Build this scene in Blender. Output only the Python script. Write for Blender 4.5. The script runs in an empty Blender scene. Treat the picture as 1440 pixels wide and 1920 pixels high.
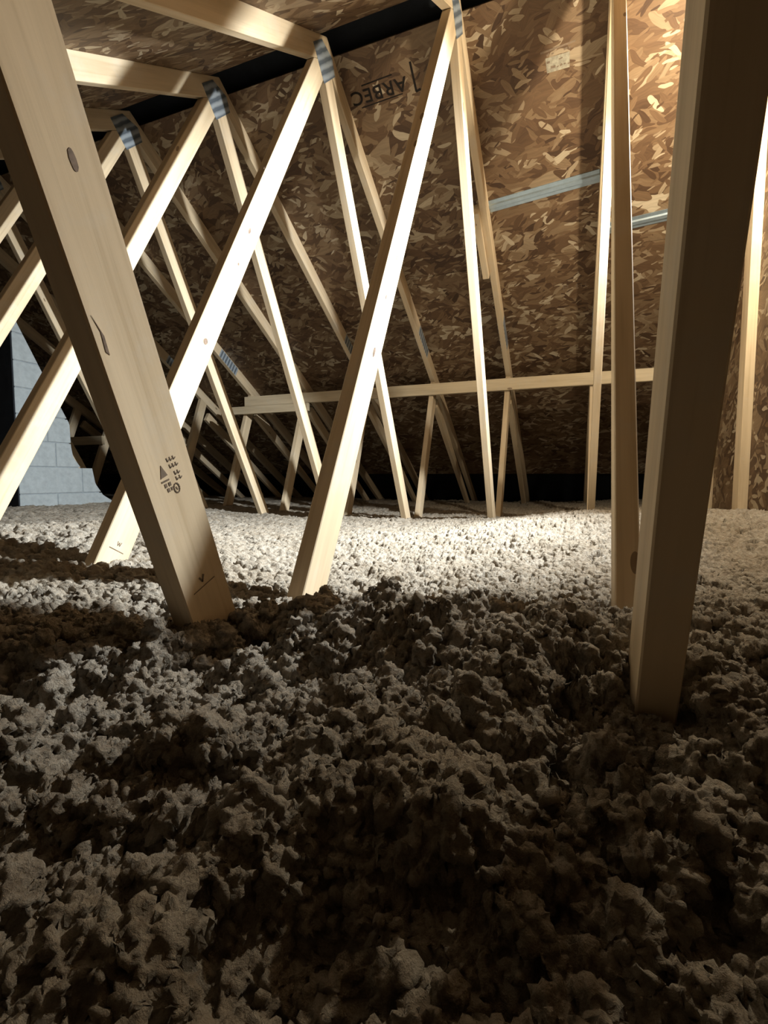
import bpy, bmesh, math, random
import numpy as np
from mathutils import Vector, Matrix

C = bpy.context.scene.collection
S = bpy.context.scene
random.seed(7)

# ------------------------------------------------------------------ camera
# world: X along the ridge (to the right), Y away from the camera, Z up; camera at the origin
F_PX = 911.925
cam_d = bpy.data.cameras.new('camera')
cam_d.sensor_fit = 'HORIZONTAL'
cam_d.sensor_width = 36.0
cam_d.lens = 36.0 * F_PX / 1440.0
cam_d.clip_start = 0.01
cam = bpy.data.objects.new('camera', cam_d)
C.objects.link(cam)
pit, yaw, rol = math.radians(4.0787), math.radians(21.6882), math.radians(0.1073)
fw = Vector((-math.sin(yaw)*math.cos(pit), math.cos(yaw)*math.cos(pit), -math.sin(pit)))
rt = Vector((math.cos(yaw), math.sin(yaw), 0))
up = rt.cross(fw)
r2 = rt*math.cos(rol) + up*math.sin(rol)
u2 = up*math.cos(rol) - rt*math.sin(rol)
cam.matrix_world = Matrix(((r2.x, u2.x, -fw.x, 0), (r2.y, u2.y, -fw.y, 0), (r2.z, u2.z, -fw.z, 0), (0, 0, 0, 1)))
S.camera = cam

# ------------------------------------------------------------------ colour management, world, lamp
S.view_settings.view_transform = 'Standard'
S.view_settings.look = 'None'
S.view_settings.gamma = 1.0
S.view_settings.exposure = 0.0
S.view_settings.use_curve_mapping = False
S.cycles.use_denoising = True
S.cycles.max_bounces = 8
S.cycles.diffuse_bounces = 2
S.cycles.denoising_prefilter = 'ACCURATE'
S.cycles.denoising_input_passes = 'RGB_ALBEDO_NORMAL'
S.cycles.sample_clamp_indirect = 6.0

w = bpy.data.worlds.new('World')
S.world = w
w.use_nodes = True
w.node_tree.nodes['Background'].inputs[0].default_value = (0.5, 0.55, 0.6, 1)
w.node_tree.nodes['Background'].inputs[1].default_value = 0.0

LAMP = Vector((0.63, 2.045, 1.355))
BEAM_AIM = Vector((-1.53, -0.13, -0.95))
BEAM_W, SPILL_W = 800.0, 64.0
sp = bpy.data.lights.new('torch_beam', 'SPOT')
sp.energy = BEAM_W
sp.color = (0.86, 0.95, 1.0)
sp.spot_size = math.radians(102)
sp.spot_blend = 1.0
sp.shadow_soft_size = 0.02
spo = bpy.data.objects.new('torch_beam', sp)
spo.location = LAMP
spo.rotation_euler = BEAM_AIM.to_track_quat('-Z', 'Y').to_euler()
C.objects.link(spo)
pt = bpy.data.lights.new('torch_spill', 'POINT')
pt.energy = SPILL_W
pt.color = (1.0, 0.89, 0.68)
pt.shadow_soft_size = 0.03
pto = bpy.data.objects.new('torch_spill', pt)
pto.location = LAMP
C.objects.link(pto)

# ------------------------------------------------------------------ material helpers
def new_mat(name):
    m = bpy.data.materials.new(name)
    m.use_nodes = True
    nt = m.node_tree
    b = nt.nodes['Principled BSDF']
    b.inputs['Roughness'].default_value = 0.75
    b.inputs['Specular IOR Level'].default_value = 0.25
    return m, nt, b

def N(nt, typ, **kw):
    n = nt.nodes.new(typ)
    for k, v in kw.items():
        setattr(n, k, v)
    return n

def setin(n, **kw):
    for k, v in kw.items():
        n.inputs[k.replace('_', ' ')].default_value = v
    return n

def ramp(nt, fac, stops, interp='LINEAR'):
    r = N(nt, 'ShaderNodeValToRGB')
    e = r.color_ramp
    e.interpolation = interp
    while len(e.elements) < len(stops):
        e.elements.new(0.5)
    for el, (p, c) in zip(e.elements, stops):
        el.position = p
        el.color = (*c, 1) if len(c) == 3 else c
    nt.links.new(fac, r.inputs[0])
    return r.outputs[0]

def mapping(nt, vec, scale=(1, 1, 1), rot=(0, 0, 0), loc=(0, 0, 0)):
    mp = N(nt, 'ShaderNodeMapping')
    mp.inputs['Scale'].default_value = scale
    mp.inputs['Rotation'].default_value = rot
    mp.inputs['Location'].default_value = loc
    nt.links.new(vec, mp.inputs['Vector'])
    return mp.outputs[0]

def mix(nt, fac, a, b, mode='MIX'):
    n = N(nt, 'ShaderNodeMix', data_type='RGBA', blend_type=mode)
    for sock, v in ((n.inputs[0], fac), (n.inputs[6], a), (n.inputs[7], b)):
        if isinstance(v, (int, float)):
            sock.default_value = v
        elif isinstance(v, tuple):
            sock.default_value = (*v, 1)
        else:
            nt.links.new(v, sock)
    return n.outputs[2]

def mathn(nt, op, a, b=0.0, c=0.0):
    n = N(nt, 'ShaderNodeMath', operation=op)
    for i, v in enumerate((a, b, c)):
        if isinstance(v, (int, float)):
            n.inputs[i].default_value = v
        else:
            nt.links.new(v, n.inputs[i])
    return n.outputs[0]

def bump(nt, b, h, strength=0.3, dist=0.002):
    n = N(nt, 'ShaderNodeBump')
    n.inputs['Strength'].default_value = strength
    n.inputs['Distance'].default_value = dist
    nt.links.new(h, n.inputs['Height'])
    nt.links.new(n.outputs[0], b.inputs['Normal'])

def wood_mat(name, base=(0.74, 0.60, 0.42), dark=(0.56, 0.42, 0.26), knots=True):
    m, nt, b = new_mat(name)
    tc = N(nt, 'ShaderNodeTexCoord')
    oi = N(nt, 'ShaderNodeObjectInfo')
    off = N(nt, 'ShaderNodeVectorMath', operation='SCALE')
    cmb = N(nt, 'ShaderNodeCombineXYZ')
    for i in range(3):
        nt.links.new(oi.outputs['Random'], cmb.inputs[i])
    nt.links.new(cmb.outputs[0], off.inputs[0])
    off.inputs['Scale'].default_value = 37.0
    add = N(nt, 'ShaderNodeVectorMath', operation='ADD')
    nt.links.new(tc.outputs['Object'], add.inputs[0])
    nt.links.new(off.outputs[0], add.inputs[1])
    v = add.outputs[0]
    # growth rings cut lengthways: fine streaks along local Z
    n1 = setin(N(nt, 'ShaderNodeTexNoise'), Scale=1.0, Detail=4.0, Roughness=0.6)
    nt.links.new(mapping(nt, v, (90, 90, 2.2)), n1.inputs['Vector'])
    n2 = setin(N(nt, 'ShaderNodeTexNoise'), Scale=1.0, Detail=3.0, Roughness=0.5)
    nt.links.new(mapping(nt, v, (14, 14, 1.6)), n2.inputs['Vector'])
    c = ramp(nt, n1.outputs[0], [(0.30, dark), (0.48, base), (0.75, tuple(min(1, x*1.10) for x in base))])
    c = mix(nt, 0.45, base, c)
    c2 = ramp(nt, n2.outputs[0], [(0.35, (0.82, 0.78, 0.72)), (0.65, (1.05, 1.03, 1.0))])
    c = mix(nt, 1.0, c, c2, 'MULTIPLY')
    if knots:
        vo = setin(N(nt, 'ShaderNodeTexVoronoi'), Scale=1.0, Randomness=1.0)
        nt.links.new(mapping(nt, v, (11, 11, 4.2)), vo.inputs['Vector'])
        rd = N(nt, 'ShaderNodeSeparateColor')
        nt.links.new(vo.outputs['Color'], rd.inputs[0])
        thr = mathn(nt, 'MULTIPLY', mathn(nt, 'GREATER_THAN', rd.outputs[0], 0.62), 0.085)
        k = mathn(nt, 'LESS_THAN', vo.outputs['Distance'], thr)
        c = mix(nt, mathn(nt, 'MULTIPLY', k, 0.75), c, (0.16, 0.09, 0.05))
    # light grey dust lying in patches
    n3 = setin(N(nt, 'ShaderNodeTexNoise'), Scale=9.0, Detail=5.0, Roughness=0.7)
    nt.links.new(v, n3.inputs['Vector'])
    d = ramp(nt, n3.outputs[0], [(0.52, (0, 0, 0)), (0.75, (0.35, 0.35, 0.35))])
    c = mix(nt, d, c, (0.66, 0.62, 0.55))
    nt.links.new(c, b.inputs['Base Color'])
    bump(nt, b, n1.outputs[0], 0.25, 0.001)
    return m

def osb_mat(name, tone=1.0):
    m, nt, b = new_mat(name)
    tc = N(nt, 'ShaderNodeTexCoord')
    v0 = tc.outputs['Object']
    wn = setin(N(nt, 'ShaderNodeTexNoise'), Scale=9.0, Detail=2.0)
    nt.links.new(v0, wn.inputs['Vector'])
    wsub = N(nt, 'ShaderNodeVectorMath', operation='SUBTRACT')
    nt.links.new(wn.outputs['Color'], wsub.inputs[0])
    wsub.inputs[1].default_value = (0.5, 0.5, 0.5)
    wsc = N(nt, 'ShaderNodeVectorMath', operation='SCALE')
    wsc.inputs['Scale'].default_value = 0.05
    nt.links.new(wsub.outputs[0], wsc.inputs[0])
    wadd = N(nt, 'ShaderNodeVectorMath', operation='ADD')
    nt.links.new(v0, wadd.inputs[0])
    nt.links.new(wsc.outputs[0], wadd.inputs[1])
    v = wadd.outputs[0]
    pal = [(0.0, (0.11, 0.062, 0.034)), (0.22, (0.20, 0.12, 0.066)), (0.5, (0.28, 0.18, 0.102)),
           (0.75, (0.38, 0.27, 0.165)), (0.90, (0.56, 0.45, 0.31)), (1.0, (0.86, 0.76, 0.58))]
    pal = [(p, (c[0]*tone*0.62, c[1]*tone*0.58, c[2]*tone*0.54)) for p, c in pal]
    col = None
    hgt = None
    layers = [(0.10, (5, 10), 0.00), (-0.45, (6, 17), 0.30), (0.38, (7, 20), 0.45),
              (0.95, (8, 28), 0.66), (-0.80, (9, 33), 0.70), (0.05, (12, 48), 0.70), (0.6, (20, 80), 0.86)]
    for i, (rot, (sx, sy), thr) in enumerate(layers):
        rm = N(nt, 'ShaderNodeVectorRotate', rotation_type='Z_AXIS')
        nt.links.new(v, rm.inputs['Vector'])
        rm.inputs['Angle'].default_value = rot
        vo = setin(N(nt, 'ShaderNodeTexVoronoi', voronoi_dimensions='2D'), Scale=1.0, Randomness=1.0)
        nt.links.new(mapping(nt, rm.outputs[0], (sx, sy, 1), loc=(i*3.7, i*5.1, 0)), vo.inputs['Vector'])
        sc = N(nt, 'ShaderNodeSeparateColor')
        nt.links.new(vo.outputs['Color'], sc.inputs[0])
        cc = ramp(nt, sc.outputs[0], pal)
        st = setin(N(nt, 'ShaderNodeTexNoise'), Scale=1.0, Detail=2.0)
        nt.links.new(mapping(nt, rm.outputs[0], (sx*1.5, sy*9, 1)), st.inputs['Vector'])
        stc = ramp(nt, st.outputs[0], [(0.3, (0.80, 0.80, 0.80)), (0.7, (1.08, 1.08, 1.08))])
        cc = mix(nt, 1.0, cc, stc, 'MULTIPLY')
        if col is None:
            col, hgt = cc, sc.outputs[1]
        else:
            edge = mathn(nt, 'LESS_THAN', vo.outputs['Distance'], 0.42)
            f = mathn(nt, 'MULTIPLY', mathn(nt, 'GREATER_THAN', sc.outputs[1], thr), edge)
            col = mix(nt, f, col, cc)
            hm = N(nt, 'ShaderNodeMix', data_type='FLOAT')
            nt.links.new(f, hm.inputs[0]); nt.links.new(hgt, hm.inputs[2]); nt.links.new(sc.outputs[0], hm.inputs[3])
            hgt = hm.outputs[0]
    nt.links.new(col, b.inputs['Base Color'])
    b.inputs['Roughness'].default_value = 0.6
    b.inputs['Specular IOR Level'].default_value = 0.35
    bump(nt, b, hgt, 0.5, 0.002)
    return m

def plain_mat(name, col, rough=0.8, noise=0.0, nscale=20.0, metal=0.0, bstr=0.0):
    m, nt, b = new_mat(name)
    b.inputs['Roughness'].default_value = rough
    b.inputs['Metallic'].default_value = metal
    tc = N(nt, 'ShaderNodeTexCoord')
    n = setin(N(nt, 'ShaderNodeTexNoise'), Scale=nscale, Detail=6.0, Roughness=0.6)
    nt.links.new(tc.outputs['Object'], n.inputs['Vector'])
    lo = tuple(x*(1-noise) for x in col); hi = tuple(min(1, x*(1+noise)) for x in col)
    nt.links.new(ramp(nt, n.outputs[0], [(0.3, lo), (0.7, hi)]), b.inputs['Base Color'])
    if bstr:
        bump(nt, b, n.outputs[0], bstr, 0.004)
    return m

def insul_mat():
    m, nt, b = new_mat('blown_insulation')
    tc = N(nt, 'ShaderNodeTexCoord')
    n = setin(N(nt, 'ShaderNodeTexNoise'), Scale=60.0, Detail=5.0, Roughness=0.7)
    nt.links.new(tc.outputs['Object'], n.inputs['Vector'])
    n2 = setin(N(nt, 'ShaderNodeTexNoise'), Scale=7.0, Detail=3.0)
    nt.links.new(tc.outputs['Object'], n2.inputs['Vector'])
    c = ramp(nt, n.outputs[0], [(0.30, (0.29, 0.24, 0.185)), (0.50, (0.45, 0.395, 0.33)), (0.72, (0.58, 0.535, 0.47))])
    c2 = ramp(nt, n2.outputs[0], [(0.35, (0.90, 0.86, 0.80)), (0.65, (1.03, 1.02, 1.0))])
    c = mix(nt, 1.0, c, c2, 'MULTIPLY')
    nt.links.new(c, b.inputs['Base Color'])
    b.inputs['Roughness'].default_value = 1.0
    b.inputs['Specular IOR Level'].default_value = 0.05
    nb = setin(N(nt, 'ShaderNodeTexNoise'), Scale=230.0, Detail=8.0, Roughness=0.7)
    nt.links.new(tc.outputs['Object'], nb.inputs['Vector'])
    ad = mathn(nt, 'ADD', mathn(nt, 'MULTIPLY', nb.outputs[0], 0.5), n.outputs[0])
    bump(nt, b, ad, 1.0, 0.009)
    return m

def plate_mat():
    m, nt, b = new_mat('galvanised_nail_plate')
    b.inputs['Metallic'].default_value = 0.55
    b.inputs['Roughness'].default_value = 0.55
    tc = N(nt, 'ShaderNodeTexCoord')
    wv = setin(N(nt, 'ShaderNodeTexWave', wave_type='BANDS', bands_direction='Z'), Scale=9.0, Distortion=0.6, Detail=1.0)
    wv.inputs['Detail Scale'].default_value = 3.0
    nt.links.new(tc.outputs['Object'], wv.inputs['Vector'])
    c = ramp(nt, wv.outputs[0], [(0.2, (0.20, 0.24, 0.29)), (0.5, (0.40, 0.46, 0.53)), (0.9, (0.55, 0.62, 0.69))])
    nt.links.new(c, b.inputs['Base Color'])
    bump(nt, b, wv.outputs[0], 0.6, 0.004)
    return m

M = {
    'wood': wood_mat('spruce_lumber'),
    'wood_brace': wood_mat('spruce_brace', (0.76, 0.64, 0.46), (0.60, 0.46, 0.30)),
    'osb': osb_mat('oriented_strand_board'),
    'osb_gable': osb_mat('oriented_strand_board_gable', 1.0),
    'insul': insul_mat(),
    'plate': plate_mat(),
    'strip': plain_mat('galvanised_strip', (0.42, 0.52, 0.60), 0.35, 0.12, 30, 0.7),
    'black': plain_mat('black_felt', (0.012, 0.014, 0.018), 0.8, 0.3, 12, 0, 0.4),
    'block': plain_mat('grey_concrete_block', (0.36, 0.39, 0.40), 0.9, 0.12, 25, 0, 0.5),
    'mortar': plain_mat('mortar', (0.30, 0.33, 0.35), 0.95, 0.15, 40),
    'drywall': plain_mat('ceiling_board', (0.6, 0.58, 0.54), 0.9, 0.05, 10),
    'ink': plain_mat('black_stamp_ink', (0.015, 0.011, 0.009), 0.8, 0.4, 60),
    'ink_soft': plain_mat('faded_stamp_ink', (0.21, 0.155, 0.11), 0.8, 0.3, 60),
    'knot': plain_mat('knot_wood', (0.17, 0.115, 0.08), 0.7, 0.45, 90),
    'label': plain_mat('pale_printed_patch', (0.34, 0.31, 0.24), 0.8, 0.35, 60),
}

# ------------------------------------------------------------------ object helpers
def tag(o, label=None, cat=None, group=None, kind=None):
    if label: o['label'] = label
    if cat: o['category'] = cat
    if group: o['group'] = group
    if kind: o['kind'] = kind
    return o

def link_mesh(name, bm, mat, parent=None, mw=None, smooth=False):
    me = bpy.data.meshes.new(name)
    bmesh.ops.recalc_face_normals(bm, faces=bm.faces)
    bm.to_mesh(me); bm.free()
    me.materials.append(mat)
    if smooth:
        me.polygons.foreach_set('use_smooth', [True]*len(me.polygons))
    o = bpy.data.objects.new(name, me)
    C.objects.link(o)
    if parent:
        o.parent = parent
    if mw is not None:
        o.matrix_local = mw
    return o

def empty(name, loc=(0, 0, 0)):
    o = bpy.data.objects.new(name, None)
    o.location = loc
    o.empty_display_size = 0.1
    C.objects.link(o)
    return o

def bevel(bm, off, seg=1):
    bmesh.ops.bevel(bm, geom=bm.edges[:], offset=off, segments=seg, affect='EDGES', profile=0.5)

def prism_x(name, poly, x0, x1, mat, parent=None, axis=None, bev=0.002):
    """polygon in the YZ plane pushed out along X; local Z runs along `axis` so that the grain follows the board"""
    cy = sum(p[0] for p in poly)/len(poly); cz = sum(p[1] for p in poly)/len(poly)
    if axis is None:
        axis = (0, 1)
    a = Vector((0, axis[0], axis[1])).normalized()
    x = Vector((1, 0, 0))
    y = a.cross(x)
    mw = Matrix(((x.x, y.x, a.x, (x0+x1)/2), (x.y, y.y, a.y, cy), (x.z, y.z, a.z, cz), (0, 0, 0, 1)))
    inv = mw.inverted()
    bm = bmesh.new()
    v0 = [bm.verts.new(inv @ Vector((x0, p[0], p[1]))) for p in poly]
    v1 = [bm.verts.new(inv @ Vector((x1, p[0], p[1]))) for p in poly]
    bm.faces.new(v0); bm.faces.new(list(reversed(v1)))
    n = len(poly)
    for i in range(n):
        bm.faces.new((v0[i], v1[i], v1[(i+1) % n], v0[(i+1) % n]))
    bmesh.ops.recalc_face_normals(bm, faces=bm.faces)
    if bev:
        bevel(bm, bev)
    return link_mesh(name, bm, mat, parent, mw)

def box_bm(bm, c, s):
    r = bmesh.ops.create_cube(bm, size=1.0)
    for v in r['verts']:
        v.co = Vector((v.co.x*s[0]+c[0], v.co.y*s[1]+c[1], v.co.z*s[2]+c[2]))
    return r['verts']

# ------------------------------------------------------------------ truss geometry in the YZ plane
RID = 2.10                      # ridge line
T = 0.019                       # half a board's 38 mm thickness
def far_low(z): return 5.261 - 1.664*z          # lower face of the far rafter
def near_low(z): return -1.061 + 1.664*z
UP = Vector((0.515, 0.857))     # (y, z) normal of the far slope, pointing out of the attic
UPn = Vector((-0.515, 0.857))
BOT = -0.456
D_R = 0.089

def roof_pt_far(y):             # z of the far sheathing's inner face
    return (2.798 - 0.515*y)/0.857
def roof_pt_near(y):
    return (2.798 - 0.515*(2*RID - y))/0.857

# far slope frame: local x = X, local y = down the slope, local z = into the attic
def far_frame(x, s, off=0.0):
    es = Vector((0, 0.857, -0.515)); n = Vector((0, -0.515, -0.857))
    o = Vector((x, 2.165, roof_pt_far(2.165))) + es*s + n*off
    ex = Vector((-1, 0, 0))
    return o, ex, es, n

# ------------------------------------------------------------------ the setting
XL, XR = -7.2, 0.709
def slope_panels(name, far=True):
    es = Vector((0, 0.857, -0.515)) if far else Vector((0, -0.857, -0.515))
    n = Vector((0, -0.515, -0.857)) if far else Vector((0, 0.515, -0.857))
    y0 = 2.165 if far else 2.035
    o = Vector((0, y0, roof_pt_far(y0) if far else roof_pt_near(y0)))
    ex = Vector((1, 0, 0))
    nz = ex.cross(es)
    mw = Matrix(((ex.x, es.x, nz.x, o.x), (ex.y, es.y, nz.y, o.y), (ex.z, es.z, nz.z, o.z), (0, 0, 0, 1)))
    sgn = 1 if nz.dot(n) > 0 else -1
    bm = bmesh.new()
    rows = 3 if far else 5
    for r in range(rows):
        s0 = r*1.222
        s1 = s0 + 1.219
        if far and r == 2: s1 = s0 + 1.29
        x = XR + 0.15 - (1.22 if r % 2 else 0) + 0.61
        xs = []
        x = 0.691 - (1.22 if r % 2 else 0.0)
        xe = XR + 0.02
        while xe > XL:
            xs.append((max(x - (0.0 if xe > 0.65 and r % 2 == 0 else 0.0), XL), xe))
            xe = x - 0.003
            x -= 2.44
        for a, b_ in xs:
            if b_ - a < 0.05: continue
            box_bm(bm, ((a+b_)/2, (s0+s1)/2, -sgn*0.006), (b_-a, s1-s0, 0.012))
    me = link_mesh(name, bm, M['osb'], None, mw)
    return me
ceil_far = tag(slope_panels('ceiling', True), 'far roof slope sheathed in wood strand boards', None, None, 'structure')
ceil_near = tag(slope_panels('ceiling', False), 'near roof slope sheathed in wood strand boards overhead', None, None, 'structure')

# outer roofing felt over the boards closes the seams and the ridge slot
bm = bmesh.new()
pts = [(-2.9, roof_pt_near(-2.9)+0.05), (RID, roof_pt_far(RID)+0.085), (6.6, roof_pt_far(6.6)+0.05)]
for i in range(2):
    a, b_ = pts[i], pts[i+1]
    v = [bm.verts.new((XL-.1, a[0], a[1])), bm.verts.new((XR+.1, a[0], a[1])), bm.verts.new((XR+.1, b_[0], b_[1])), bm.verts.new((XL-.1, b_[0], b_[1]))]
    f = bm.faces.new(v)
    r = bmesh.ops.extrude_face_region(bm, geom=[f])
    for q in r['geom']:
        if isinstance(q, bmesh.types.BMVert): q.co.z += 0.02
tag(link_mesh('trim_1', bm, M['black']), 'black roofing felt seen through the ridge slot', None, None, 'structure')

# dark baffle below the last far board
bm = bmesh.new()
y0, y1 = 5.365, 6.5
v = [(y0, roof_pt_far(y0)+0.012), (y1, roof_pt_far(y1)+0.012), (y1, roof_pt_far(y1)+0.024), (y0, roof_pt_far(y0)+0.024)]
baf = prism_x('trim_2', v, XL, XR, M['black'], None, None, 0)
bm.free()
tag(baf, 'black eave baffle below the far roof boards', None, None, 'structure')

# ceiling board of the rooms below, which carries the insulation
bm = bmesh.new()
box_bm(bm, ((XL+XR)/2, 1.8, BOT-0.089-0.0125), (XR-XL+0.1, 9.6, 0.025))
tag(link_mesh('floor', bm, M['drywall']), 'ceiling board under the insulation', None, None, 'structure')

# end walls
def gable_wall(name, x0, x1, mat):
    poly = [(-2.6, -0.57), (6.6, -0.57), (6.3, roof_pt_far(6.3)), (RID, roof_pt_far(RID)-0.0), (-2.1, roof_pt_near(-2.1)), (-2.6, -0.5)]
    # local frame with z across the wall so that the strand pattern lies in its face
    bm = bmesh.new()
    mw = Matrix(((0, 0, 1, (x0+x1)/2), (1, 0, 0, 0), (0, 1, 0, 0), (0, 0, 0, 1)))
    h = (x1-x0)/2
    a = [bm.verts.new((p[0], p[1], -h)) for p in poly]
    b = [bm.verts.new((p[0], p[1], h)) for p in poly]
    bm.faces.new(a); bm.faces.new(list(reversed(b)))
    for i in range(len(poly)):
        j = (i+1) % len(poly)
        bm.faces.new((a[i], b[i], b[j], a[j]))
    return link_mesh(name, bm, mat, None, mw)
g = tag(gable_wall('wall_right', 0.7095, 0.721, M['osb_gable']), 'gable end wall sheathed in wood strand board', None, None, 'structure')
tag(gable_wall('wall_left', XL-0.012, XL, M['osb_gable']), 'dark far end of the attic', None, None, 'structure')

# ------------------------------------------------------------------ roof trusses
PARTS = {}
def dirv(sl):   # direction of a line y = a + sl*z
    return (sl, 1.0)

NWn = lambda z: 0.9725 + 0.5528*z
NWf = lambda z: 1.0755 + 0.5528*z
FWn = lambda z: 3.0805 - 0.5551*z
FWf = lambda z: 3.1825 - 0.5551*z
NSn = lambda z: 0.457 - 0.379*z
NSf = lambda z: 0.552 - 0.379*z
FSn = lambda z: 3.650 + 0.379*z
FSf = lambda z: 3.745 + 0.379*z

def truss_members():
    L = []
    zt = 1.899
    apex_low = (RID, zt); apex_up = (RID, zt + D_R/0.857)
    zb = -0.50
    off = UP*D_R
    fl = (far_low(zb), zb)
    L.append(('rafter', [apex_low, apex_up, (fl[0]+off.x, fl[1]+off.y), fl], (0.857, -0.515)))
    offn = UPn*D_R
    nl = (near_low(zb), zb)
    L.append(('rafter', [apex_low, nl, (nl[0]+offn.x, nl[1]+offn.y), apex_up], (0.857, 0.515)))
    L.append(('web', [(NWn(BOT), BOT), (NWf(BOT), BOT), (NWf(1.811), 1.811), (RID, 1.897), (1.984, 1.828)], dirv(0.5528)))
    L.append(('web', [(FWn(BOT), BOT), (FWf(BOT), BOT), (2.142, 1.872), (RID+0.001, 1.897), (2.0765, 1.811)], dirv(-0.5551)))
    # the short webs run up to the middle of each rafter
    def cross(f, g):
        lo, hi = -0.5, 1.9
        for _ in range(60):
            mid = (lo+hi)/2
            if (f(lo)-g(lo))*(f(mid)-g(mid)) <= 0: hi = mid
            else: lo = mid
        return lo
    z1 = cross(FSn, far_low); z2 = cross(FSf, far_low)
    L.append(('web', [(FSn(BOT), BOT), (FSf(BOT), BOT), (FSf(z2), z2), (FSn(z1), z1)], dirv(0.379)))
    z1 = cross(NSn, near_low); z2 = cross(NSf, near_low)
    L.append(('web', [(NSn(BOT), BOT), (NSn(z1), z1), (NSf(z2), z2), (NSf(BOT), BOT)], dirv(-0.379)))
    L.append(('bottom_chord', [(-1.95, BOT-0.089), (6.05, BOT-0.089), (6.0, BOT), (-1.9, BOT)], (1, 0)))
    # heel web below the far rafter
    h = lambda z: 4.905 - 1.524*z
    hd = Vector((1.524, -1.0)).normalized()
    hn = Vector((-hd.y, hd.x))*0.089
    if hn.y < 0: hn = -hn
    a = (h(0.585), 0.585)
    b_ = (h(BOT), BOT)
    L.append(('heel_web', [a, b_, (b_[0]+hn.x*1.9, BOT), (a[0]+hn.x, a[1]+hn.y)], (hd.x, hd.y)))
    return L
MEM = truss_members()
PLATES = [
    [(1.975, 1.885), (2.050, 1.955), (2.150, 1.945), (2.178, 1.885), (2.072, 1.780)],
    [(3.50, 1.060), (3.540, 1.128), (3.76, 0.996), (3.72, 0.928)],
    [(3.62, 0.19), (3.62, 0.10), (3.76, 0.10), (3.76, 0.19)],
]
def plate_poly(i):
    return PLATES[i]

def make_truss(x, label):
    t = empty('roof_truss', (x, RID, BOT-0.089))
    tag(t, label, 'roof truss', 'fink roof trusses standing in the insulation')
    for nm, poly, ax in MEM:
        pl = [(p[0]-RID, p[1]-(BOT-0.089)) for p in poly]
        prism_x(nm, pl, -T, T, M['wood'], t, ax)
    for i in (0, 1):
        pl = [(p[0]-RID, p[1]-(BOT-0.089)) for p in PLATES[i]]
        for sx in (1, -1):
            a, b_ = (T+0.0002, T+0.0016) if sx > 0 else (-T-0.0016, -T-0.0002)
            ax = (0.7, -0.72) if i == 0 else (0.857, -0.515)
            prism_x('nail_plate', pl, a, b_, M['plate'], t, ax, 0)
    return t

def copy_tree(o, loc):
    c = o.copy(); C.objects.link(c); c.location = loc
    for ch in o.children:
        d = ch.copy(); C.objects.link(d); d.parent = c
    return c

XA, SP = -0.5293, 0.61
xk = lambda k: XA - k*SP
LAB = {
    -1: 'spruce roof truss with the wide dark web post at the right edge',
    0: 'spruce roof truss with the stamped post-like web and the brightest white web',
    1: 'spruce roof truss whose long cream web passes down behind the stamped post',
    2: 'spruce roof truss third from the right, meeting at a small plate under the ridge',
    3: 'spruce roof truss fourth from right, its far web crossing overlapped braces',
    4: 'spruce roof truss where the long horizontal brace ends, partly behind the stamped post',
    5: 'spruce roof truss just in front of the concrete block stack',
    6: 'dim spruce roof truss immediately behind the concrete block stack',
    7: 'dim spruce roof truss beyond the block stack carrying the short far brace',
    8: 'dark spruce roof truss farthest along the attic at left',
}
first = make_truss(xk(0), LAB[0])
trusses = {0: first}
dx = {1: 0.0, 2: 0.0, 3: 0.0, 4: 0.0}
for k in (-1, 1, 2, 3, 4, 5, 6, 7, 8):
    c = copy_tree(first, (xk(k)+dx.get(k, 0), RID, BOT-0.089))
    tag(c, LAB[k], 'roof truss', 'fink roof trusses standing in the insulation')
    trusses[k] = c

# gable truss with upright studs, fixed against the end wall
bpy.context.view_layer.update()
for nm, poly, ax in MEM[:2] + [MEM[6]]:
    o = prism_x(nm, poly, 0.690-T, 0.690+T, M['wood'], None, ax)
    o.parent = g; o.matrix_parent_inverse = g.matrix_world.inverted()
for y in (-0.42, 0.19, 0.80, 1.40, 2.01, 2.62, 3.23, 3.84, 4.45):
    zt = min((5.261-y-0.089)/1.664, (y+1.061)/1.664) if y > RID-0.05 else (y+1.061)/1.664
    zt2 = (5.261-y-0.089)/1.664 if y > RID-0.05 else (y+0.089+1.061)/1.664
    za = (5.261-y)/1.664 if y > RID-0.05 else (y+1.061)/1.664
    poly = [(y, BOT), (y+0.089, BOT), (y+0.089, min(zt2, 1.85)), (y, min(za, 1.85))]
    o = prism_x('stud', poly, 0.690-T, 0.690+T, M['wood'], None, (0, 1))
    o.parent = g; o.matrix_parent_inverse = g.matrix_world.inverted()

# ------------------------------------------------------------------ bracing and blocks
def board_x(name, x0, x1, y, z, sy, sz, label, cat, group=None, mat='wood_brace', rotx=0.0):
    """board lying along X: local Z along its length"""
    bm = bmesh.new()
    box_bm(bm, (0, 0, 0), (sz, sy, x1-x0))
    bevel(bm, 0.002)
    R = Matrix.Rotation(rotx, 4, 'X')
    mw = Matrix.Translation(((x0+x1)/2, y, z)) @ R @ Matrix(((0, 0, 1, 0), (0, 1, 0, 0), (-1, 0, 0, 0), (0, 0, 0, 1)))
    o = link_mesh(name, bm, M[mat], None, mw)
    return tag(o, label, cat, group)
board_x('lateral_brace', -2.975, 0.655, 3.893, 0.716, 0.038, 0.089, 'long pale horizontal brace board nailed across the short webs', 'brace', 'lateral braces on the short webs', rotx=-0.0)
board_x('lateral_brace', -3.10, -2.265, 3.858, 0.630, 0.038, 0.070, 'short lower brace board overlapping the left end of the long brace', 'brace', 'lateral braces on the short webs')
board_x('lateral_brace', -5.50, -4.72, 3.755, 0.39, 0.038, 0.089, 'dim far brace board right of the concrete block stack', 'brace', 'lateral braces on the short webs')

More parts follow.
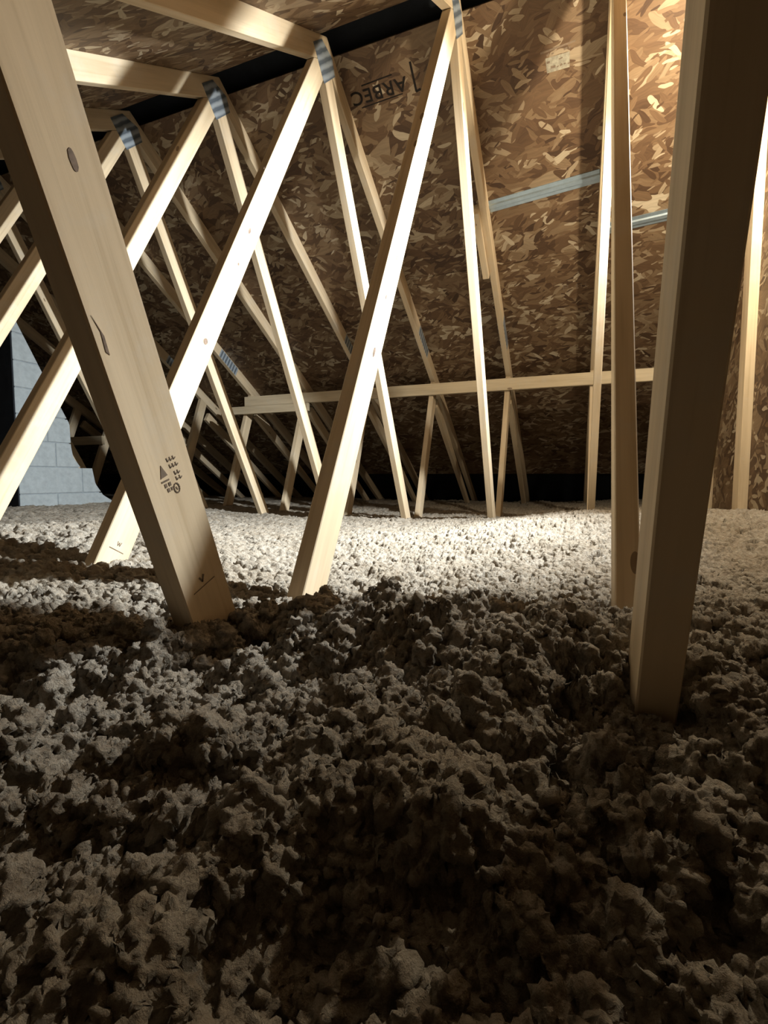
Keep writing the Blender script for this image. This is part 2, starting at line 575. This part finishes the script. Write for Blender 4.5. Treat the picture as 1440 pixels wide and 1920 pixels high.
# short scab board on the left face of the second truss's far rafter
d = Vector((0.857, -0.515)); n = Vector((0.515, 0.857))
a = Vector((2.80, (5.261-2.80)/1.664)) - n*0.004
b_ = a + d*0.42
sc = prism_x('wood_block', [tuple(a-n*0.03), tuple(b_-n*0.03), tuple(b_+n*0.055), tuple(a+n*0.055)], xk(0)-T-0.0385, xk(0)-T-0.0005, M['wood'], None, (d.x, d.y))
tag(sc, 'short offcut board nailed beside the far rafter below the left metal strip', 'wood block')

# galvanised strips bridging the bays
def strip(x0, y0, x1, y1, label):
    z0, z1 = roof_pt_far(y0), roof_pt_far(y1)
    n = Vector((0, -0.515, -0.857))
    A = Vector((x0, y0, z0)) + n*0.006; B = Vector((x1, y1, z1)) + n*0.006
    ex = (B-A).normalized(); ey = n.cross(ex).normalized()
    prof = [(-0.033, 0.000), (-0.033, 0.0040), (-0.014, 0.0040), (-0.009, 0.012), (0.009, 0.012), (0.014, 0.0040), (0.033, 0.0040), (0.033, 0.0)]
    bm = bmesh.new()
    r0 = [bm.verts.new(A + ey*u + n*h) for u, h in prof]
    r1 = [bm.verts.new(B + ey*u + n*h) for u, h in prof]
    m = len(prof)
    for i in range(m):
        bm.faces.new((r0[i], r1[i], r1[(i+1) % m], r0[(i+1) % m]))
    bm.faces.new(r0); bm.faces.new(list(reversed(r1)))
    for v in bm.verts: v.co -= n*0.0055
    o = link_mesh('metal_strip', bm, M['strip'])
    tag(o, label, 'metal strip', 'galvanised strips across the roof boards')
strip(-0.509, 2.886, 0.061, 2.846, 'blue grey metal strip on the roof board left of the upright double posts')
strip(0.101, 3.105, 0.670, 3.070, 'short bright metal strip on the roof board right of the upright double posts')

# ------------------------------------------------------------------ concrete block stack
ck = empty('block_stack', (-3.87, 2.65, -0.54))
tag(ck, 'stepped grey concrete block stack rising out of the insulation at far left', 'block stack')
def masonry():
    prof = [(2.37, -0.54), (3.20, -0.54), (3.16, -0.22), (3.06, -0.16), (2.99, -0.06), (2.965, 0.072), (2.86, 0.080),
            (2.80, 0.16), (2.785, 0.25), (2.78, 0.43), (2.575, 0.81), (2.39, 1.17), (2.37, 1.19)]
    xb, xf = -4.14, -3.87
    # mortar core
    core = [(p[0]+(0.006 if p[0] < 2.6 else -0.012), p[1]-0.008) for p in prof]
    prism_x('mortar_core', [(p[0]-2.65, p[1]+0.54) for p in core], xb+0.006+3.87, xf-0.006+3.87, M['mortar'], ck, (0, 1), 0)
    def left(z): return 2.37
    def right(z):
        for (y0, z0), (y1, z1) in zip(prof[1:-1], prof[2:]):
            if z0 <= z <= z1:
                return y0 + (y1-y0)*(z-z0)/max(1e-6, z1-z0)
        return 2.37
    zs = [-0.54, -0.335, -0.13, 0.08, 0.275, 0.47, 0.665, 0.86, 1.06]
    for i, z in enumerate(zs):
        z1 = min(zs[i+1]-0.008 if i+1 < len(zs) else 1.17, 1.17)
        joints = [2.37] + ([2.66] if i % 2 else [2.86, 2.52][:1]) 
        if i % 2 == 0: joints = [2.37, 2.875 if z < 0 else 2.60]
        joints.append(9.0)
        for a, b in zip(joints[:-1], joints[1:]):
            poly = []
            ra, rb = right(z+0.001), right(z1-0.001)
            steps = 10
            rpts = [(min(b-0.008, right(z+(z1-z)*t/steps)), z+(z1-z)*t/steps) for t in range(steps+1)]
            rpts = [(y, zz) for y, zz in rpts if y > a+0.012]
            if len(rpts) < 2: continue
            poly = [(a, z)] + rpts + ([(a, z1)] if rpts[-1][1] >= z1-1e-6 else [(a, rpts[-1][1])])
            if i % 2 == 0 and a == 2.37 and False: continue
            prism_x('concrete_block', [(p[0]-2.65, p[1]+0.54) for p in poly], xb+3.87, xf+3.87, M['block'], ck, (0, 1), 0.003)
masonry()
prism_x('side_shade_sheet', [(2.358-2.65, 0.0), (2.368-2.65, 0.0), (2.368-2.65, 1.75), (2.358-2.65, 1.75)], -0.285, 0.0, M['black'], ck, (0, 1), 0)  # added black sheet, stands in for shade on the stack's near side

# ------------------------------------------------------------------ insulation
rng = np.random.RandomState(3)
def hash2(ix, iy, seed):
    n = (ix.astype(np.int64)*374761393 + iy.astype(np.int64)*668265263 + seed*2147483647) & 0xffffffff
    n = ((n ^ (n >> 13))*1274126177) & 0xffffffff
    n = (n ^ (n >> 16)) & 0xffffffff
    return n.astype(np.float64)/4294967295.0
def vnoise(x, y, seed):
    ix = np.floor(x); iy = np.floor(y); fx = x-ix; fy = y-iy
    fx = fx*fx*(3-2*fx); fy = fy*fy*(3-2*fy)
    ix = ix.astype(np.int64); iy = iy.astype(np.int64)
    a = hash2(ix, iy, seed); b = hash2(ix+1, iy, seed); c = hash2(ix, iy+1, seed); d = hash2(ix+1, iy+1, seed)
    return (a*(1-fx)+b*fx)*(1-fy) + (c*(1-fx)+d*fx)*fy
def balls(x, y, cell, seed, rmin=0.5, rmax=0.95):
    """height of a bed of round tufts, 0..~1 of a cell"""
    gx = x/cell; gy = y/cell
    ix = np.floor(gx).astype(np.int64); iy = np.floor(gy).astype(np.int64)
    h = np.zeros_like(x)
    for dx_ in (-1, 0, 1):
        for dy_ in (-1, 0, 1):
            jx = ix+dx_; jy = iy+dy_
            cx = jx + hash2(jx, jy, seed); cy = jy + hash2(jx, jy, seed+11)
            r = rmin + (rmax-rmin)*hash2(jx, jy, seed+23)
            d2 = (gx-cx)**2 + (gy-cy)**2
            q = np.sqrt(np.maximum(r*r-d2, 0)) - 0.35*hash2(jx, jy, seed+31)
            h = np.maximum(h, q)
    return h*cell
CTRL = [(-0.52, 0.86, -0.262), (-0.62, 0.78, -0.235), (-1.13, 0.86, -0.200), (-1.55, 0.70, -0.185), (-1.73, 1.0, -0.135), (-0.51, 0.50, -0.205), (-0.51, 3.23, -0.245), (-1.12, 3.25, -0.295),
        (-2.34, 3.2, -0.30), (-1.73, 3.2, -0.28), (0.10, 2.89, -0.165), (0.062, 0.861, -0.205), (0.062, 0.53, -0.24),
        (0.69, 2.69, -0.125), (0.69, 2.3, -0.105), (0.69, 3.24, -0.17), (-1.12, 0.64, -0.235), (-3.8, 2.6, -0.23), (-3.9, 3.0, -0.17),
        (-0.9, 1.7, -0.235), (0.2, 1.8, -0.21), (-0.05, 1.3, -0.23), (-0.5, 1.3, -0.25), (-2.5, 2.0, -0.23), (-3.0, 1.6, -0.22),
        (-0.10, 0.62, -0.175), (-0.28, 0.62, -0.180), (-0.40, 0.60, -0.19), (0.00, 0.60, -0.19), (-0.75, 0.72, -0.20), (-1.0, 0.74, -0.20),
        (-0.12, 0.42, -0.205), (-0.3, 0.35, -0.215), (-0.5, 0.3, -0.235), (0.2, 0.35, -0.235), (0.0, 0.2, -0.215), (-0.2, 0.1, -0.225), (0.4, 0.6, -0.21),
        (0.4, 1.2, -0.20), (-0.6, 0.1, -0.24), (0.5, 0.1, -0.24), (-2.0, 0.5, -0.22), (-1.2, 0.3, -0.24),
        (-0.5, 4.6, -0.26), (-2.0, 4.6, -0.26), (-4.0, 4.2, -0.25), (-6.0, 2.5, -0.24), (-5, 1, -0.22), (0.5, 4.5, -0.2), (-6, 5, -.26)]
def base_h(x, y):
    num = np.zeros_like(x); den = np.zeros_like(x)
    for cx, cy, cz in CTRL:
        d2 = (x-cx)**2 + (y-cy)**2
        s = 0.16 + 0.10*max(0, cy-1) + 0.12*max(0, abs(cx)-0.8)
        wgt = np.exp(-d2/(2*s*s)) + 1e-5/(0.05+d2)
        num += wgt*cz; den += wgt
    return num/den
def axis_pts(segs):
    out = []
    for a, b, step0, step1 in segs:
        p = a
        while p < b - 1e-9:
            out.append(p)
            t = (p-a)/(b-a)
            p += step0*(1-t) + step1*t
    out.append(segs[-1][1])
    return np.array(out)
xs_r = axis_pts([(-XR+0.001, -0.35, 0.006, 0.002), (-0.35, 0.62, 0.0017, 0.0018), (0.62, 0.9, 0.002, 0.0042), (0.9, 2.2, 0.005, 0.010), (2.2, 7.15, 0.012, 0.06)])
xs = np.sort(-xs_r)
ys = axis_pts([(-1.2, 0.08, 0.05, 0.002), (0.08, 0.62, 0.0016, 0.0020), (0.62, 0.95, 0.0022, 0.0035), (0.95, 2.2, 0.0036, 0.008), (2.2, 4.0, 0.009, 0.016), (4.0, 5.86, 0.018, 0.04)])
Xg, Yg = np.meshgrid(xs, ys)
near = np.clip((1.05-np.hypot(Xg+0.1, Yg))/0.35, 0, 1)     # raked, lumpy patch round the hatch; smoother blown surface beyond
H = base_h(Xg, Yg)
def fbm(x, y, f, seed, n=3, g=0.55):
    o = np.zeros_like(x); am = 1.0; t = 0
    for i in range(n):
        o += am*(vnoise(x*f, y*f, seed+i)-0.5); t += am; am *= g; f *= 2.03
    return o/t*2
def hash3(ix, iy, iz, seed):
    n = (ix*np.uint32(374761393) + iy*np.uint32(668265263) + iz*np.uint32(2246822519) + np.uint32((seed*3266489917) & 0xffffffff))
    n = (n ^ (n >> np.uint32(13)))*np.uint32(1274126177)
    n = n ^ (n >> np.uint32(16))
    n = n*np.uint32(2654435761)
    return n ^ (n >> np.uint32(15))
def tufts(Q, cell, seed):
    """rounded tufts in 3D: distance field of jittered balls, returned in metres (0..~0.9 cell)"""
    shp = Q.shape[:-1]
    Q = (Q.reshape(-1, 3)/cell + 1000.0)
    out = np.zeros(len(Q), np.float32)
    CH = 250000
    for c0 in range(0, len(Q), CH):
        q = Q[c0:c0+CH].astype(np.float32)
        ip = np.floor(q); f = q-ip
        ip = ip.astype(np.int64).astype(np.uint32)
        best = np.zeros(len(q), np.float32)
        for dx_ in (-1, 0, 1):
            for dy_ in (-1, 0, 1):
                for dz_ in (-1, 0, 1):
                    h = hash3(ip[:, 0]+np.uint32(dx_ & 0xffffffff), ip[:, 1]+np.uint32(dy_ & 0xffffffff), ip[:, 2]+np.uint32(dz_ & 0xffffffff), seed)
                    jx = (h & np.uint32(255)).astype(np.float32)/255.0
                    jy = ((h >> np.uint32(8)) & np.uint32(255)).astype(np.float32)/255.0
                    jz = ((h >> np.uint32(16)) & np.uint32(255)).astype(np.float32)/255.0
                    r = 0.42+0.38*((h >> np.uint32(24)) & np.uint32(255)).astype(np.float32)/255.0
                    d2 = (dx_+jx-f[:, 0])**2 + (dy_+jy-f[:, 1])**2 + (dz_+jz-f[:, 2])**2
                    np.maximum(best, r*r-d2, out=best)
        out[c0:c0+CH] = np.sqrt(best)
    return out.reshape(shp)*cell
def normals(P):
    du = np.empty_like(P); dv = np.empty_like(P)
    du[:, 1:-1] = P[:, 2:]-P[:, :-2]; du[:, 0] = P[:, 1]-P[:, 0]; du[:, -1] = P[:, -1]-P[:, -2]
    dv[1:-1] = P[2:]-P[:-2]; dv[0] = P[1]-P[0]; dv[-1] = P[-1]-P[-2]
    n = np.cross(du, dv)
    return n/np.maximum(np.linalg.norm(n, axis=-1, keepdims=True), 1e-12)
def smooth(N_, it):
    for _ in range(it):
        N_ = N_.copy()
        N_[1:-1, 1:-1] = (N_[1:-1, 1:-1]*2 + N_[:-2, 1:-1] + N_[2:, 1:-1] + N_[1:-1, :-2] + N_[1:-1, 2:])/6
    return N_/np.maximum(np.linalg.norm(N_, axis=-1, keepdims=True), 1e-9)
H += near*(fbm(Xg, Yg, 6.0, 1, 3)*0.060 + fbm(Xg, Yg, 15, 4, 3, 0.6)*0.044)
dent = fbm(Xg+4, Yg+9, 12, 21, 3)*0.5+0.5
H -= np.clip(dent-0.60, 0, 0.3)*(0.30*near+0.05*(1-near))
pit = fbm(Xg+9, Yg+2, 42, 31, 2)*0.5+0.5
H -= np.clip(pit-0.58, 0, 0.3)*0.11*(1-near)
H += (1-near)*(fbm(Xg, Yg, 5, 3, 3)*0.018)
P = np.stack([Xg, Yg, H-0.020], -1).astype(np.float64)
rr = np.hypot(Xg, Yg)
nn = smooth(normals(P), 6)
A1 = (0.32*near + 0.20)[..., None]
P += nn*(tufts(P, 0.042, 5)[..., None]-0.012)*A1
nn = smooth(normals(P), 3)
wob = np.stack([fbm(P[..., 0]+P[..., 2], P[..., 1], 60, 40+3*i, 3) for i in range(3)], -1)
P2 = P + wob*0.0055
P += nn*(tufts(P2, 0.0195, 6)[..., None]-0.005)*(0.55*near+0.75*(1-near))[..., None]
nn = smooth(normals(P), 2)
P += nn*(tufts(P+wob*0.003, 0.0105, 7)[..., None]-0.003)*(0.80*near+0.90*(1-near))[..., None]
m = rr < 1.5
sub = P[m]
kf = np.clip((1.5-rr[m])/0.6, 0, 1)[:, None]
nn = normals(P)[m]
sub = sub + nn*(tufts(sub, 0.0056, 8)[:, None]-0.002)*1.25*kf
sub += nn*(rng.rand(len(sub))[:, None]-0.5)*0.0022*kf
P[m] = sub
P[..., 0] = np.clip(P[..., 0], XL+0.01, XR-0.001)
P[..., 2] = np.minimum(P[..., 2], (2.798-0.515*P[..., 1])/0.857-0.004)
P[..., 2] = np.maximum(P[..., 2], -0.53)
ny_, nx_ = H.shape
me = bpy.data.meshes.new('insulation')
me.vertices.add(nx_*ny_)
me.vertices.foreach_set('co', P.reshape(-1).astype(np.float32))
idx = np.arange(nx_*ny_).reshape(ny_, nx_)
q = np.stack([idx[:-1, :-1], idx[:-1, 1:], idx[1:, 1:], idx[1:, :-1]], -1).reshape(-1, 4)
me.loops.add(q.size); me.polygons.add(len(q))
me.loops.foreach_set('vertex_index', q.reshape(-1).astype(np.int32))
me.polygons.foreach_set('loop_start', (np.arange(len(q))*4).astype(np.int32))
me.polygons.foreach_set('loop_total', np.full(len(q), 4, np.int32))
me.update(calc_edges=True)
me.polygons.foreach_set('use_smooth', np.ones(len(q), bool))
me.materials.append(M['insul'])
ins = bpy.data.objects.new('blown_insulation', me)
C.objects.link(ins)
tag(ins, 'loose fluffy grey blown insulation covering the attic floor', 'insulation', None, 'stuff')

# ------------------------------------------------------------------ marks printed on the boards, knots in the webs
def flat_on_x(name, polys, x, mat, parent, th=0.0004):
    """thin ink shapes (lists of (y,z)) on a face looking towards +X"""
    bm = bmesh.new()
    for poly in polys:
        a = [bm.verts.new((x, p[0], p[1])) for p in poly]
        b = [bm.verts.new((x+th, p[0], p[1])) for p in poly]
        bm.faces.new(a); bm.faces.new(list(reversed(b)))
        m = len(poly)
        for i in range(m):
            bm.faces.new((a[i], b[i], b[(i+1) % m], a[(i+1) % m]))
    o = link_mesh(name, bm, mat, parent)
    o.matrix_parent_inverse = Matrix.Translation(parent.location).inverted()
    return o
def frame2(c, ax):
    a = Vector(ax).normalized(); s = Vector((-a.y, a.x))
    return lambda u, v: (c[0]+a.x*u+s.x*v, c[1]+a.y*u+s.y*v)
def rect(f, u, v, du, dv):
    return [f(u-du/2, v-dv/2), f(u+du/2, v-dv/2), f(u+du/2, v+dv/2), f(u-du/2, v+dv/2)]
def ellipse(f, u, v, ru, rv, n=18, wob=0.12, seed=1):
    r = random.Random(seed)
    return [f(u+ru*(1+wob*(r.random()-.5))*math.cos(2*math.pi*i/n), v+rv*(1+wob*(r.random()-.5))*math.sin(2*math.pi*i/n)) for i in range(n)]
def stroke(f, pts, wd):
    out = []
    for (u0, v0), (u1, v1) in zip(pts[:-1], pts[1:]):
        d_ = Vector((u1-u0, v1-v0)); 
        if d_.length < 1e-6: continue
        n_ = Vector((-d_.y, d_.x)).normalized()*wd/2; e = d_.normalized()*wd*0.3
        out.append([f(u0-e.x+n_.x, v0-e.y+n_.y), f(u0-e.x-n_.x, v0-e.y-n_.y), f(u1+e.x-n_.x, v1+e.y-n_.y), f(u1+e.x+n_.x, v1+e.y+n_.y)])
    return out
def flat_on_x_multi(name, polys, x, mat, parent):
    return flat_on_x(name, polys, x, mat, parent)

XF0 = xk(0)+T+0.0002
XF1 = xk(1)+T+0.0002
# u runs down the stamped web, v across it towards the far side
def web_frame(c, sl):
    a = Vector((-sl, -1.0)).normalized()        # downwards
    s = Vector((1.0, -sl)).normalized() if True else None
    return lambda u, v: (c[0]+a.x*u+s.x*v, c[1]+a.y*u+s.y*v)
fN = web_frame((0.507, 0.004), -0.379)
_f = fN
fN = lambda u, v, _f=_f: _f(u*0.78, v*0.80)
pol = []
pol += [[fN(-0.022, -0.018), fN(0.000, -0.026), fN(-0.002, -0.010)]]
pol += [rect(fN, 0.006, -0.018, 0.003, 0.017)]
pol += [rect(fN, 0.014, -0.020, 0.007, 0.005), rect(fN, 0.014, -0.011, 0.007, 0.005), rect(fN, 0.023, -0.017, 0.007, 0.005), rect(fN, 0.023, -0.009, 0.006, 0.004)]
for u, vs in ((-0.026, (0.000, 0.007, 0.014)), (-0.014, (0.002, 0.009, 0.016)), (0.000, (0.008, 0.015)), (0.010, (0.008, 0.016))):
    for i, v in enumerate(vs):
        pol += stroke(fN, [(u-0.003, v-0.002), (u+0.003, v-0.001), (u+0.001, v+0.003)], 0.0018)
el = [(0.026+0.0085*math.cos(t*math.pi/6), 0.001+0.006*math.sin(t*math.pi/6)) for t in range(13)]
pol += stroke(fN, el, 0.0022)
pol += stroke(fN, [(0.024, 0.000), (0.029, 0.002)], 0.002)
flat_on_x('grade_stamp', pol, XF0, M['ink_soft'], trusses[0])
fM = web_frame((0.562, -0.155), -0.379)
flat_on_x('pencil_mark', stroke(fM, [(0.006, -0.024), (0.004, 0.022)], 0.0014) + stroke(fM, [(-0.010, -0.006), (-0.003, -0.002), (-0.011, 0.003)], 0.0028), XF0, M['ink_soft'], trusses[0])
fM1 = web_frame((0.922, -0.185), 0.5528)
flat_on_x('pencil_mark', stroke(fM1, [(0.008, -0.024), (0.010, 0.022)], 0.002) + stroke(fM1, [(-0.014, -0.006), (-0.004, -0.003), (-0.012, 0.0), (-0.004, 0.003), (-0.014, 0.006)], 0.002), XF1, M['ink_soft'], trusses[1])
fK = web_frame((0.383, 0.337), -0.379)
flat_on_x('knot', [ellipse(fK, 0, 0, 0.011, 0.0045, seed=4)], XF0, M['knot'], trusses[0])
fK2 = web_frame((0.410, 0.155), -0.379)
flat_on_x('crack', [[fK2(-0.028, -0.004), fK2(-0.01, 0.001), fK2(0.012, -0.001), fK2(0.016, 0.003), fK2(-0.005, 0.004)]], XF0, M['knot'], trusses[0])
for i, (c, ru, rv) in enumerate((((1.506, 0.881), 0.013, 0.006), ((1.268, 0.433), 0.011, 0.009), ((1.44, 0.74), 0.006, 0.004), ((1.60, 1.15), 0.005, 0.003))):
    fk = web_frame(c, 0.5528)
    flat_on_x('knot', [ellipse(fk, 0, 0, ru, rv, seed=10+i)], XF1, M['knot'], trusses[1])
for i, (c, ru, rv) in enumerate((((1.38, 0.64), 0.010, 0.003), ((1.295, 0.50), 0.008, 0.003), ((1.21, 0.33), 0.016, 0.006))):
    fk = web_frame(c, 0.5528)
    flat_on_x('knot', [ellipse(fk, 0, 0, ru, rv, seed=20+i)], XF0, M['knot'], trusses[0])

# printed name, upside down on the far roof board
def roof_flat(name, polys, mat, parent, off=0.0003, th=0.0004):
    """polys in (X, s): X along the ridge, s metres down the slope from the board's top edge"""
    bm = bmesh.new()
    for poly in polys:
        a = []; b = []
        for X_, s_ in poly:
            o, ex, es, n = far_frame(X_, s_)
            a.append(bm.verts.new(o+n*off)); b.append(bm.verts.new(o+n*(off+th)))
        bm.faces.new(a); bm.faces.new(list(reversed(b)))
        m = len(poly)
        for i in range(m):
            bm.faces.new((a[i], b[i], b[(i+1) % m], a[(i+1) % m]))
    o = link_mesh(name, bm, mat, None)
    o.parent = parent
    o.matrix_parent_inverse = parent.matrix_world.inverted()
    return o
bpy.context.view_layer.update()
cu = bpy.data.curves.new('printed_name', 'FONT')
cu.body = 'ARBEC'
cu.size = 0.080
cu.align_x = 'CENTER'; cu.align_y = 'CENTER'
cu.extrude = 0.0003
cu.offset = 0.0012
cu.space_character = 1.12
tmp = bpy.data.objects.new('tmp', cu); C.objects.link(tmp)
bpy.context.view_layer.update()
tme = bpy.data.meshes.new_from_object(tmp.evaluated_get(bpy.context.evaluated_depsgraph_get()))
bpy.data.objects.remove(tmp); bpy.data.curves.remove(cu)
tme.name = 'printed_name'
tme.materials.clear(); tme.materials.append(M['ink'])
to = bpy.data.objects.new('printed_name', tme); C.objects.link(to)
o_, ex_, es_, n_ = far_frame(-0.955, 0.176, 0.0006)
W = 1.10
to.parent = ceil_far
to.matrix_world = Matrix(((ex_.x*W, es_.x, n_.x, o_.x), (ex_.y*W, es_.y, n_.y, o_.y), (ex_.z*W, es_.z, n_.z, o_.z), (0, 0, 0, 1)))
def rline(p0, p1, wd):
    d_ = Vector((p1[0]-p0[0], p1[1]-p0[1])).normalized(); n_ = Vector((-d_.y, d_.x))*wd/2
    return [(p0[0]+n_.x, p0[1]+n_.y), (p0[0]-n_.x, p0[1]-n_.y), (p1[0]-n_.x, p1[1]-n_.y), (p1[0]+n_.x, p1[1]+n_.y)]
roof_flat('printed_frame', [rline((-0.773, 0.105), (-0.773, 0.222), 0.010), rline((-1.03, 0.136), (-0.87, 0.130), 0.006), rline((-1.06, 0.222), (-0.84, 0.214), 0.005), rline((-0.775, 0.222), (-0.75, 0.217), 0.010)], M['ink'], ceil_far)
# small printed panel mark near the upright posts
roof_flat('printed_patch', [[(-0.185, 0.245), (-0.085, 0.245), (-0.085, 0.300), (-0.180, 0.300)]], M['label'], ceil_far, 0.0002)
pm = [rline((-0.205, 0.222), (-0.062, 0.214), 0.007)]
rr_ = random.Random(11)
for row, s_ in enumerate((0.234, 0.262, 0.284)):
    x_ = -0.180
    while x_ < -0.075:
        L_ = rr_.uniform(0.006, 0.020)
        if rr_.random() < 0.75:
            pm.append(rline((x_, s_+rr_.uniform(-.003, .003)), (x_+L_, s_-0.002+rr_.uniform(-.003, .003)), rr_.uniform(0.004, 0.011)))
        x_ += L_ + rr_.uniform(0.004, 0.012)
roof_flat('printed_mark', pm, M['ink_soft'], ceil_far, 0.0007)
roof_flat('printed_mark', [rline((-0.12, 1.435), (-0.12, 1.475), 0.006), rline((-0.12, 1.438), (-0.095, 1.438), 0.006), rline((-0.095, 1.438), (-0.095, 1.456), 0.006), rline((-0.12, 1.456), (-0.095, 1.456), 0.006),
                           rline((-0.04, 1.44), (-0.04, 1.47), 0.006), rline((-0.015, 1.44), (-0.015, 1.47), 0.006), rline((0.01, 1.44), (0.01, 1.47), 0.006)], M['ink_soft'], ceil_far, 0.0003)
